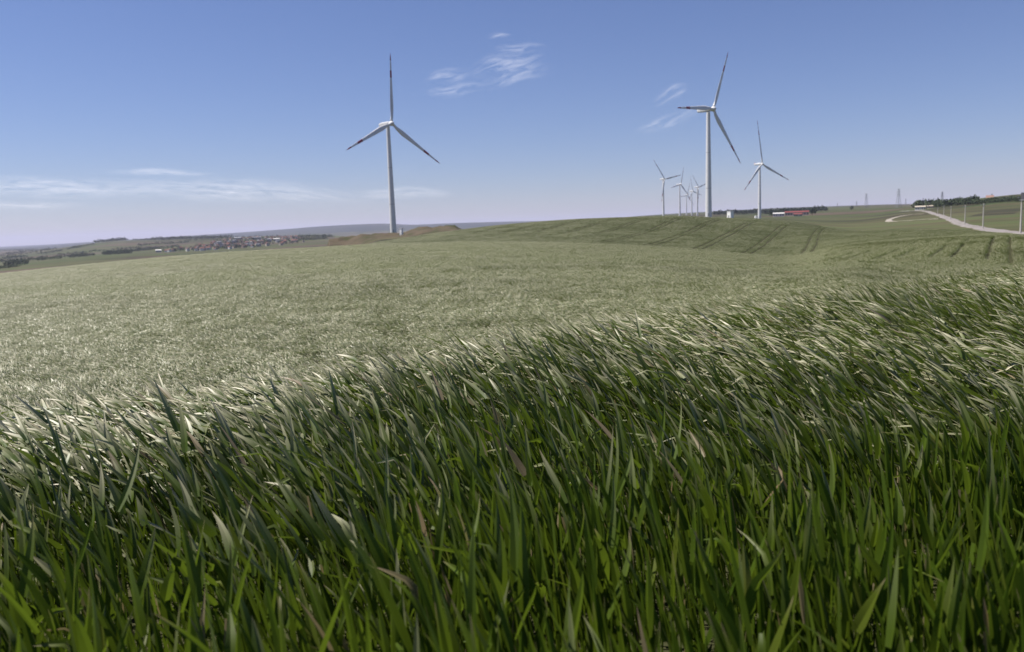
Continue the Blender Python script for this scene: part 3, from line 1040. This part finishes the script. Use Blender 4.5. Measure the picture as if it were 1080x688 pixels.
def long_building(px0, px1, r, depth, h, rise, label, wall, roof, nwin, cat, name, py=None):
    a, b_ = on_ground(px0, r), on_ground(px1, r)
    c = (a + b_) / 2
    c[2] = float(terr(c[0], c[1])) if py is None else zray((px0 + px1) / 2, py, r)
    L = np.linalg.norm((b_ - a)[:2])
    root = empty(name, c, math.atan2(b_[1] - a[1], b_[0] - a[0]))
    tag(root, label, cat)
    b = MB(); gable_walls(b, -L / 2, L / 2, -depth / 2, depth / 2, -1.5, h, rise); b.build('wall', wall, root)
    b = MB(); gable(b, -L / 2, L / 2, -depth / 2, depth / 2, h + .01, rise); b.build('roof', roof, root)
    for k in range(nwin):
        xc = -L / 2 + L * (k + .5) / nwin
        w = MB(); ww = min(1.1, L / nwin * .28)
        w.box(xc - ww, xc + ww, -depth / 2 - .06, -depth / 2 - .003, h * .3, h * .78)
        w.build('window' if k != nwin // 2 else 'door', M_GLASS if k != nwin // 2 else M_GREY, root)
    return root


long_building(815.3, 827, 1420, 11, 4.6, 1.6, 'long white shed with a low grey roof at the left end of the farm', M_WALLS[1], M_WALLS[1], 5, 'shed', 'farm_shed')
long_building(827.8, 853, 1440, 12, 5.6, 2.2, 'long cream farm building under a bright red gabled roof', M_WALLS[0], M_ROOFS[2], 9, 'farm building', 'farm_building')
long_building(837, 846, 1385, 8, 3.4, 1.8, 'smaller cream outbuilding with a red roof in front of the long farm building', M_WALLS[0], M_ROOFS[2], 4, 'outbuilding', 'farm_outbuilding')
long_building(965, 976, 1150, 9, 3.6, 1.4, 'low white shed beside the road in front of the dark trees', M_WALLS[1], M_WALLS[0], 5, 'shed', 'roadside_shed')
long_building(977.5, 985.5, 1170, 8, 2.6, 1.0, 'low cream shed beside the road, right of the white one', M_WALLS[0], M_WALLS[0], 4, 'shed', 'roadside_shed')
long_building(1039.5, 1047.5, 1290, 10, 5.0, 3.6, 'lone house with pinkish roof on the hillside behind the right-hand trees', M_WALLS[2], M_PINKROOF, 4, 'house', 'hillside_house', py=212.9)
long_building(1045.6, 1048.2, 1270, 5, 3.4, .8, 'little white hut beside the pinkish-roofed hillside house', M_WALLS[1], M_WALLS[1], 1, 'hut', 'hillside_hut', py=213.2)

# ------------------------------------------------------------------ town on the left
HOUSE_LABELS = {
    (0, 0): 'tiny cream house with terracotta roof of the far town under the hazy ridge',
    (0, 1): 'tiny cream house with brown roof of the far town under the hazy ridge',
    (1, 0): 'tiny white house with terracotta roof of the far town under the hazy ridge',
    (1, 1): 'tiny white house with brown roof of the far town under the hazy ridge',
    (2, 0): 'tiny pink-walled house with terracotta roof of the far town under the hazy ridge',
    (2, 1): 'tiny pink-walled house with brown roof of the far town under the hazy ridge',
    (3, 3): 'tall grey-roofed block of flats of the far town under the hazy ridge',
}


def make_house(wi, ri, w, d, h, rise):
    root = empty('town_house', (0, 0, 0))
    b = MB(); gable_walls(b, -w / 2, w / 2, -d / 2, d / 2, -3, h, rise)
    wl = b.build('wall', M_WALLS[wi], root)
    b = MB(); gable(b, -w / 2, w / 2, -d / 2, d / 2, h + .01, rise, .5); b.build('roof', M_ROOFS[ri], root)
    tag(root, HOUSE_LABELS[(wi, ri)], 'house', 'houses of the far town')
    return root


def copy_tree(o, parent=None):
    c = o.copy(); COL.objects.link(c)
    if parent is not None: c.parent = parent
    for ch in o.children: copy_tree(ch, c)
    return c


rnd = random.Random(4)
protos, used_p = {}, set()
for wi in (0, 1, 2):
    for ri in (0, 1):
        protos[(wi, ri)] = make_house(wi, ri, 13, 10, 6.2, 3.6)
protos[(3, 3)] = make_house(3, 3, 18, 13, 12, 1.2)
placed = []


def put_house(px, r, key, s):
    p = on_ground(px, r)
    if key in used_p: o = copy_tree(protos[key])
    else: o = protos[key]; used_p.add(key)
    o.location = p
    o.rotation_euler = (0, 0, rnd.uniform(0, math.pi))
    o.scale = (s, s, s * rnd.uniform(.9, 1.2))


n = 0
for _ in range(4000):
    if n >= 150: break
    px = rnd.triangular(165, 338, 262)
    lo, hi = np.interp(px, [165, 200, 230, 300, 340], [2150, 2150, 2250, 2350, 2700]), np.interp(px, [165, 200, 230, 262, 300, 340], [2300, 2700, 3150, 3400, 3500, 3500])
    r_ = rnd.uniform(lo, hi)
    d = ray(px, yhor(px)) * r_
    if any((d[0] - q[0]) ** 2 + (d[1] - q[1]) ** 2 < 20 ** 2 for q in placed): continue
    placed.append(d)
    key = rnd.choice([(0, 0), (0, 0), (1, 0), (1, 0), (2, 0), (2, 0), (0, 1), (1, 1), (2, 1), (3, 3)])
    put_house(px, r_, key, rnd.uniform(.55, .9))
    n += 1
long_building(247, 254, 3150, 26, 9, 2, 'large pale grey hall in the middle of the far town', M_WALLS[3], M_ROOFS[3], 5, 'hall', 'town_hall_building')
long_building(288, 295, 2900, 20, 7, 2, 'long bright white building at the right of the far town', M_WALLS[1], M_WALLS[1], 5, 'warehouse', 'warehouse')
long_building(271, 276, 2820, 18, 6, 2, 'small pale blue-grey warehouse in front of the far town', M_WALLS[3], M_WALLS[3], 4, 'warehouse', 'warehouse')
long_building(163, 169, 2250, 14, 5, 2, 'low white barn at the left foot of the far town', M_WALLS[1], M_WALLS[1], 4, 'barn', 'barn')

# ------------------------------------------------------------------ trees


def leaf_cloud(g, cx, cy, cz, rx, ry, rz, n, size):
    """leaf clumps spread through a crown's volume"""
    u = g.normal(0, 1, (n, 3)); u /= np.linalg.norm(u, axis=1, keepdims=True)
    rad = g.random(n) ** .45
    lump = .75 + .5 * vnoise(u[:, 0] * 1.8 + cx, u[:, 1] * 1.8 + u[:, 2] * 1.3 + cy, 3)
    c = np.array([cx, cy, cz]) + u * (rad * lump)[:, None] * np.array([rx, ry, rz])
    a = g.normal(0, 1, (n, 3)); a /= np.linalg.norm(a, axis=1, keepdims=True)
    b = np.cross(a, g.normal(0, 1, (n, 3))); b /= np.linalg.norm(b, axis=1, keepdims=True)
    s = size * g.uniform(.6, 1.4, n)[:, None]
    V = np.stack([c - a * s - b * s * .6, c + a * s - b * s * .7, c + a * s * .8 + b * s, c - a * s * .7 + b * s * .8], 1)
    return V.reshape(-1, 3)


def tree_at(b_list, g, p, h, wd, n=90, conic=False):
    b_list.append(leaf_cloud(g, p[0], p[1], p[2] + h * .58, wd / 2, wd / 2, h * .46, n, h * .075))


def wood(name, label, spots, mt, g, n=90):
    """spots: (x, y, z, height, width)"""
    Vs = []
    tb = MB()
    for x, y, z, h, w in spots:
        Vs.append(leaf_cloud(g, x, y, z + h * .56, w / 2, w / 2, h * .48, n, h * .085))
        tb.bar((x, y, z - .5), (x, y, z + h * .6), h * .05, w2=h * .02)
    V = np.concatenate(Vs)
    F = np.arange(len(V)).reshape(-1, 4)
    fm = [0] * len(F) + [1] * len(tb.f)
    o = mesh_obj(name, np.concatenate([V, np.array(tb.v)]), [tuple(f) for f in F] + [tuple(i + len(V) for i in f) for f in tb.f], [mt, M_TRUNK], None, False, fm)
    return tag(o, label, 'trees', kind='stuff')


g = np.random.default_rng(9)


def line_spots(px0, px1, r0, r1, n, h, w, g, dr=15):
    out = []
    for k in range(n):
        t = (k + g.uniform(-.5, .5)) / n
        px = px0 + (px1 - px0) * t
        p = on_ground(px, r0 + (r1 - r0) * t + g.normal(0, dr))
        s = g.uniform(.65, 1.2)
        out.append((p[0], p[1], p[2], h * s, w * s * g.uniform(.8, 1.3)))
    return out


# right-hand rows
sp = line_spots(966, 990, 1190, 1190, 16, 10.5, 9, g) + line_spots(985, 1030, 1180, 1090, 52, 8, 9, g) + line_spots(1028, 1120, 1080, 960, 110, 4.8, 8, g, 12)
wood('treeline', 'dark row of trees beyond the roadside field at right', sp, M_TREE, g)
sp = line_spots(753, 872, 2350, 2150, 110, 11.5, 14, g, 60) + line_spots(806, 856, 2050, 2000, 50, 11, 13, g, 50)
wood('treeline', 'dark belt of trees behind the red-roofed farm', sp, M_PINE, g)
# hedges and woods over the left-hand lowland
sp = []
for a in ((-40, 16, 1600, 1580, 60, 5, 10), (-30, 45, 2600, 2500, 46, 10, 12), (60, 90, 2750, 2800, 20, 9, 12), (108, 138, 2380, 2330, 44, 11, 14), (108, 138, 2460, 2420, 40, 11, 14),
          (-20, 60, 4200, 4300, 34, 12, 16), (100, 135, 4400, 4480, 40, 14, 18), (118, 132, 4500, 4500, 18, 16, 18), (160, 245, 4350, 4300, 80, 15, 20), (170, 235, 4150, 4150, 50, 14, 18),
          (60, 150, 3300, 3250, 50, 9, 12), (140, 190, 2900, 2800, 40, 9, 12), (20, 110, 5600, 5500, 46, 14, 22), (-40, 70, 7400, 7300, 46, 16, 30), (145, 200, 3500, 3400, 34, 10, 13),
          *[(a_, a_ + w_, q_, q_ + 20, int(n_), 9, 12) for a_, w_, q_, n_ in [(-30 + 23 * (i_ % 9) + 11 * math.sin(i_ * 2.1), 14 + 12 * abs(math.sin(i_ * 1.7)), 1650 + 175 * i_ + 60 * math.cos(i_ * 3.3), 14 + 8 * abs(math.sin(i_))) for i_ in range(26)]],
          (312, 345, 2750, 2850, 34, 11, 13), (316, 350, 3250, 3300, 30, 11, 13), (330, 352, 3600, 3600, 20, 12, 13), (195, 330, 3650, 3620, 60, 11, 13)):
    sp += line_spots(*a[:5], a[5], a[6], g, 25)
wood('woodland', 'dark hedgerows and small woods over the left-hand lowland', sp, M_TREE, g, 46)
# garden trees among the houses of the town
sp = []
for _ in range(260):
    px = g.triangular(165, 262, 338)
    lo, hi = np.interp(px, [165, 200, 230, 300, 340], [2150, 2150, 2250, 2350, 2700]), np.interp(px, [165, 200, 230, 262, 300, 340], [2300, 2700, 3150, 3400, 3500, 3500])
    p = on_ground(px, g.uniform(lo, hi)); s = g.uniform(.7, 1.3)
    sp.append((p[0], p[1], p[2], 8 * s, 8 * s))
wood('woodland', 'garden trees scattered among the houses of the far town', sp, M_TREE, g, 46)


def single_tree(px, r, h, w, label, mt=M_TREE):
    p = on_ground(px, r)
    root = empty('tree', p)
    tag(root, label, 'tree')
    t = MB()
    t.bar((0, 0, -.4), (.1, 0, h * .55), h * .06, n=8, w2=h * .025)
    for k in range(5):
        a = k * 1.3
        t.bar((.03, 0, h * (.25 + .05 * k)), (math.cos(a) * w * .3, math.sin(a) * w * .3, h * (.5 + .06 * k)), h * .025, n=6, w2=h * .008)
    t.build('trunk', M_TRUNK, root)
    V = leaf_cloud(g, 0, 0, h * .6, w / 2, w / 2, h * .42, 260, h * .05)
    mesh_obj('crown', V, np.arange(len(V)).reshape(-1, 4), mt, root)


single_tree(898.2, 2050, 10, 9, 'lone small round tree out on the open plain')
single_tree(856.8, 1430, 12, 8, 'dark tree touching the right end of the red-roofed farm', M_PINE)
single_tree(859.6, 1500, 11, 5, 'slim pale tree, second right of the red-roofed farm')
single_tree(813.2, 1430, 9, 9, 'dark round tree at the left end of the white farm shed', M_PINE)
single_tree(1012, 1420, 5, 5, 'small bush-like tree on the skyline left of the pinkish-roofed house')

# ------------------------------------------------------------------ roadside poles


def pole(px, ytop, r, label, trans=False):
    p = on_ground(px, r)
    z1 = zray(px, ytop, r)
    h = z1 - p[2]
    root = empty('utility_pole', p, .5)
    tag(root, label, 'utility pole', 'power poles along the gravel road')
    b = MB()
    b.loft([[(w * sx, w * .8 * sy, z) for sx, sy in ((-1, -1), (1, -1), (1, 1), (-1, 1))] for w, z in ((.17, -.6), (.11, h))])
    b.build('post', M_CONC, root)
    b = MB(); b.box(-1.25, 1.25, .125, .225, h - .55, h - .42); b.build('crossarm', M_GREY, root)
    for x in (-1.15, 0.45, 1.15):
        i_ = MB(); i_.loft([[(x + rd * math.cos(k * math.pi / 4), .175 + rd * math.sin(k * math.pi / 4), z) for k in range(8)] for rd, z in ((.05, h - .417), (.09, h - .35), (.05, h - .28), (.08, h - .2), (.03, h - .12))])
        i_.build('insulator', M_DARK, root)
    if trans:
        t_ = MB(); t_.box(-.7, .7, -.85, -.16, h - .9, h + .5); t_.build('transformer', M_DARK, root)
        t_ = MB(); t_.box(-.8, .8, -.9, .12, h - 1.06, h - .93); t_.build('platform', M_GREY, root)
    return root


pole(1077.3, 206, 196, 'tallest concrete pole at the right edge with a dark transformer on top', True)
pole(1037.3, 214.5, 298, 'pale concrete pole beside the road, second from the right')
pole(1018, 216.5, 378, 'concrete pole beside the road, third from the right')
pole(1003, 217.5, 520, 'concrete pole beside the road in front of the dark trees, fourth from the right')
pole(995.5, 217, 640, 'slim distant pole beside the road, fifth from the right')
pole(989, 218.5, 800, 'smallest distant pole where the road meets the dark trees')

# ------------------------------------------------------------------ lattice pylons


def pylon(px, ytop, r, label, arms=3, wide=1.0, yb=None):
    p = on_ground(px, r)
    h = zray(px, ytop, r) - p[2]
    root = empty('pylon', p, .35)
    tag(root, label, 'pylon', 'lattice pylons on the skyline')
    th_ = .22 * max(1, h / 40)
    wb = h * .10 * wide; wt = h * .022 * wide
    hw = lambda t: wb * (1 - t) ** 1.35 + wt
    b = MB()
    lv = np.concatenate([np.linspace(0, .6, 7), np.linspace(.68, 1, 6)])
    cor = [(-1, -1), (1, -1), (1, 1), (-1, 1)]
    for a, c in zip(lv[:-1], lv[1:]):
        for k in range(4):
            s0, s1 = cor[k], cor[(k + 1) % 4]
            b.bar((s0[0] * hw(a), s0[1] * hw(a), a * h), (s0[0] * hw(c), s0[1] * hw(c), c * h), th_ * 1.5)
            b.bar((s0[0] * hw(a), s0[1] * hw(a), a * h), (s1[0] * hw(c), s1[1] * hw(c), c * h), th_)
            b.bar((s1[0] * hw(a), s1[1] * hw(a), a * h), (s0[0] * hw(c), s0[1] * hw(c), c * h), th_)
            b.bar((s0[0] * hw(c), s0[1] * hw(c), c * h), (s1[0] * hw(c), s1[1] * hw(c), c * h), th_)
    b.build('tower', M_PYLON, root)
    for t, w in ((.98, .10), (.84, .15), (.70, .13))[:arms]:
        for s in (-1, 1):
            a = MB()
            z = t * h
            a.bar((s * hw(t), 0, z), (s * (w * h), 0, z + .01), th_ * 1.3)
            a.bar((s * hw(t), 0, z + h * .03), (s * (w * h), 0, z + .02), th_ * 1.3)
            for q in (.33, .66):
                x = s * (hw(t) + (w * h - hw(t)) * q)
                a.bar((x, 0, z), (x, 0, z + h * .03 * (1 - q)), th_)
            a.build('crossarm', M_PYLON, root)
            i_ = MB(); i_.bar((s * w * h * .96, 0, z - .1), (s * w * h * .96, 0, z - h * .045), th_ * 1.4)
            i_.build('insulator', M_DARK, root)


pylon(947.3, 199.5, 2000, 'tallest lattice pylon, standing on the open plain left of the road')
pylon(913.3, 204.5, 2500, 'slim lattice pylon standing second tallest, above the open plain left of the tallest one')
pylon(993.2, 202.5, 1750, 'dark lattice pylon rising out of the trees beside the road')
pylon(1045.5, 204.5, 1800, 'faint pylon top poking above the hillside house with the pinkish roof', 2)
pylon(903.2, 212.5, 3900, 'faint small pylon just right of the lone tree on the plain')
pylon(955, 209.8, 3400, 'faint small pylon close to the right of the tallest pylon')
pylon(973.3, 209, 3300, 'faint pylon above the left end of the dark roadside trees')
pylon(883, 214.5, 4400, 'faintest pylon on the blue skyline at the left end of the line')

# ------------------------------------------------------------------ clouds


def cloud_mat(name, density, sx, sy, cut):
    mt = bpy.data.materials.new(name)
    mt.use_nodes = True
    nt = mt.node_tree
    nt.nodes.remove(nt.nodes['Principled BSDF'])
    out = nt.nodes['Material Output']
    uvn = nt.nodes.new('ShaderNodeUVMap')
    mp = nt.nodes.new('ShaderNodeMapping')
    mp.inputs['Scale'].default_value = (sx, sy, 1)
    oi = nt.nodes.new('ShaderNodeObjectInfo')
    cmb = nt.nodes.new('ShaderNodeCombineXYZ')
    nt.links.new(math_node(nt, 'MULTIPLY', oi.outputs['Random'], 40.0), cmb.inputs[0])
    nt.links.new(math_node(nt, 'MULTIPLY', oi.outputs['Random'], 17.0), cmb.inputs[1])
    nt.links.new(uvn.outputs[0], mp.inputs['Vector'])
    nt.links.new(cmb.outputs[0], mp.inputs['Location'])
    nz = nt.nodes.new('ShaderNodeTexNoise')
    nz.inputs['Scale'].default_value = 1.0
    nz.inputs['Detail'].default_value = 7
    nz.inputs['Roughness'].default_value = .62
    nz.inputs['Distortion'].default_value = .45
    nt.links.new(mp.outputs[0], nz.inputs['Vector'])
    s1 = nt.nodes.new('ShaderNodeMapRange')
    s1.inputs['From Min'].default_value = cut
    s1.inputs['From Max'].default_value = cut + .38
    nt.links.new(nz.outputs['Fac'], s1.inputs['Value'])
    a = nt.nodes.new('ShaderNodeAttribute'); a.attribute_name = 'thick'
    al = math_node(nt, 'MULTIPLY', math_node(nt, 'MULTIPLY', s1.outputs[0], a.outputs['Fac']), density)
    df = nt.nodes.new('ShaderNodeBsdfDiffuse'); df.inputs['Color'].default_value = (.9, .9, .9, 1)
    tl = nt.nodes.new('ShaderNodeBsdfTranslucent'); tl.inputs['Color'].default_value = (.9, .9, .9, 1)
    m1 = nt.nodes.new('ShaderNodeMixShader'); m1.inputs[0].default_value = .7
    nt.links.new(df.outputs[0], m1.inputs[1]); nt.links.new(tl.outputs[0], m1.inputs[2])
    tp = nt.nodes.new('ShaderNodeBsdfTransparent')
    m2 = nt.nodes.new('ShaderNodeMixShader')
    nt.links.new(al, m2.inputs[0]); nt.links.new(tp.outputs[0], m2.inputs[1]); nt.links.new(m1.outputs[0], m2.inputs[2])
    nt.links.new(m2.outputs[0], out.inputs['Surface'])
    return mt


M_CIRRUS = cloud_mat('cirrus_wisp', .34, 1.1, 4.2, .42)
M_BAND = cloud_mat('cloud_band', .34, .9, 6.5, .36)


def cloud(cx, cy, lx, ly, slant, alt, mt, label):
    """a thin sheet of ice cloud lying level at its own height above the ground"""
    nu, nv = 26, 10
    V, uv, th_ = [], [], []
    for j in range(nv + 1):
        for i in range(nu + 1):
            u, v = i / nu * 2 - 1, j / nv * 2 - 1
            w = math.sqrt(max(0, 1 - u * u)) * .92 + .05
            px = cx + u * lx
            py = cy + v * ly * w - u * lx * slant + math.sin(u * 4 + cx) * ly * .12
            d = ray(px, py)
            q = (alt - HC) / d[2]
            V.append(CAM + d * q); uv.append((u * lx / 30, v * ly / 30 + u * lx * slant / 60))
            th_.append(max(0, 1 - u * u) ** 1.5 * max(0, 1 - v * v) ** 1.5)
    F = np.array([(j * (nu + 1) + i, j * (nu + 1) + i + 1, (j + 1) * (nu + 1) + i + 1, (j + 1) * (nu + 1) + i) for j in range(nv) for i in range(nu)])
    me = np_mesh('cloud', np.array(V), F, mt, {'thick': np.array(th_)})
    ul = me.uv_layers.new(name='UVMap')
    ul.data.foreach_set('uv', np.array(uv, dtype=np.float32)[F.ravel()].ravel())
    o = bpy.data.objects.new('cloud', me); COL.objects.link(o)
    tag(o, label, 'cloud', kind='stuff')


for c in ((526, 37.5, 15, 4.5, .10, 7600, M_CIRRUS, 'tiny highest white wisp near the top of the sky'),
          (549, 51, 30, 7, .04, 7400, M_CIRRUS, 'thin wisp above the brightest cirrus patch'),
          (534, 68, 44, 16, .20, 7200, M_CIRRUS, 'brightest cirrus patch high between the two big turbines'),
          (545, 80, 44, 12, .25, 7000, M_CIRRUS, 'slanting cirrus streak just under the brightest patch'),
          (471, 80, 28, 10, .14, 7000, M_CIRRUS, 'small faint wisp right of the left turbine tip'),
          (480, 95, 34, 9, .12, 6900, M_CIRRUS, 'faint wisp lowest of the group right of the left turbine'),
          (708, 99, 20, 11, .45, 6900, M_CIRRUS, 'faint feathery wisp left of the big right-hand rotor'),
          (705, 128, 38, 10, .32, 6600, M_CIRRUS, 'slanting white wisp pointing at the big right-hand rotor'),
          (168, 182, 66, 5, -.03, 3800, M_BAND, 'short thin cloud bar, upper one at left'),
          (50, 198, 170, 14, .0, 3400, M_BAND, 'broad pale cloud band low at the left edge'),
          (255, 202, 150, 16, -.06, 3300, M_BAND, 'long pale cloud band reaching towards the left turbine'),
          (20, 217, 90, 6, -.02, 3000, M_BAND, 'lowest thin cloud strip at the left edge'),
          (425, 204, 60, 8, .0, 3200, M_BAND, 'dim small cloud patch behind the left turbine tower')):
    cloud(*c)

# ------------------------------------------------------------------ air
zlo = float(ZG.min()) - 1.0
hz = MB(); hz.box(-37000, 37000, -37000, 37000, zlo, 330)
ho = hz.build('haze', [])
vm = bpy.data.materials.new('haze_air')
vm.use_nodes = True
nt = vm.node_tree
nt.nodes.remove(nt.nodes['Principled BSDF'])
pv = nt.nodes.new('ShaderNodeVolumePrincipled')
pv.inputs['Color'].default_value = (.72, .735, .98, 1)
pv.inputs['Density'].default_value = 4.0e-5
pv.inputs['Anisotropy'].default_value = .1
nt.links.new(pv.outputs[0], nt.nodes['Material Output'].inputs['Volume'])
ho.data.materials.append(vm)
tag(ho, 'pale blue air veiling the far lowland and hills', 'haze', kind='stuff')

# ------------------------------------------------------------------ render settings
sc.render.engine = 'CYCLES'
cy = sc.cycles
cy.use_denoising = True
cy.denoiser = 'OPENIMAGEDENOISE'
cy.denoising_input_passes = 'RGB_ALBEDO_NORMAL'
cy.denoising_prefilter = 'ACCURATE'
cy.denoising_quality = 'HIGH'
cy.max_bounces = 8
cy.diffuse_bounces = 2
cy.glossy_bounces = 2
cy.transmission_bounces = 4
cy.transparent_max_bounces = 12
cy.volume_bounces = 1
cy.sample_clamp_indirect = 6
cy.use_adaptive_sampling = False
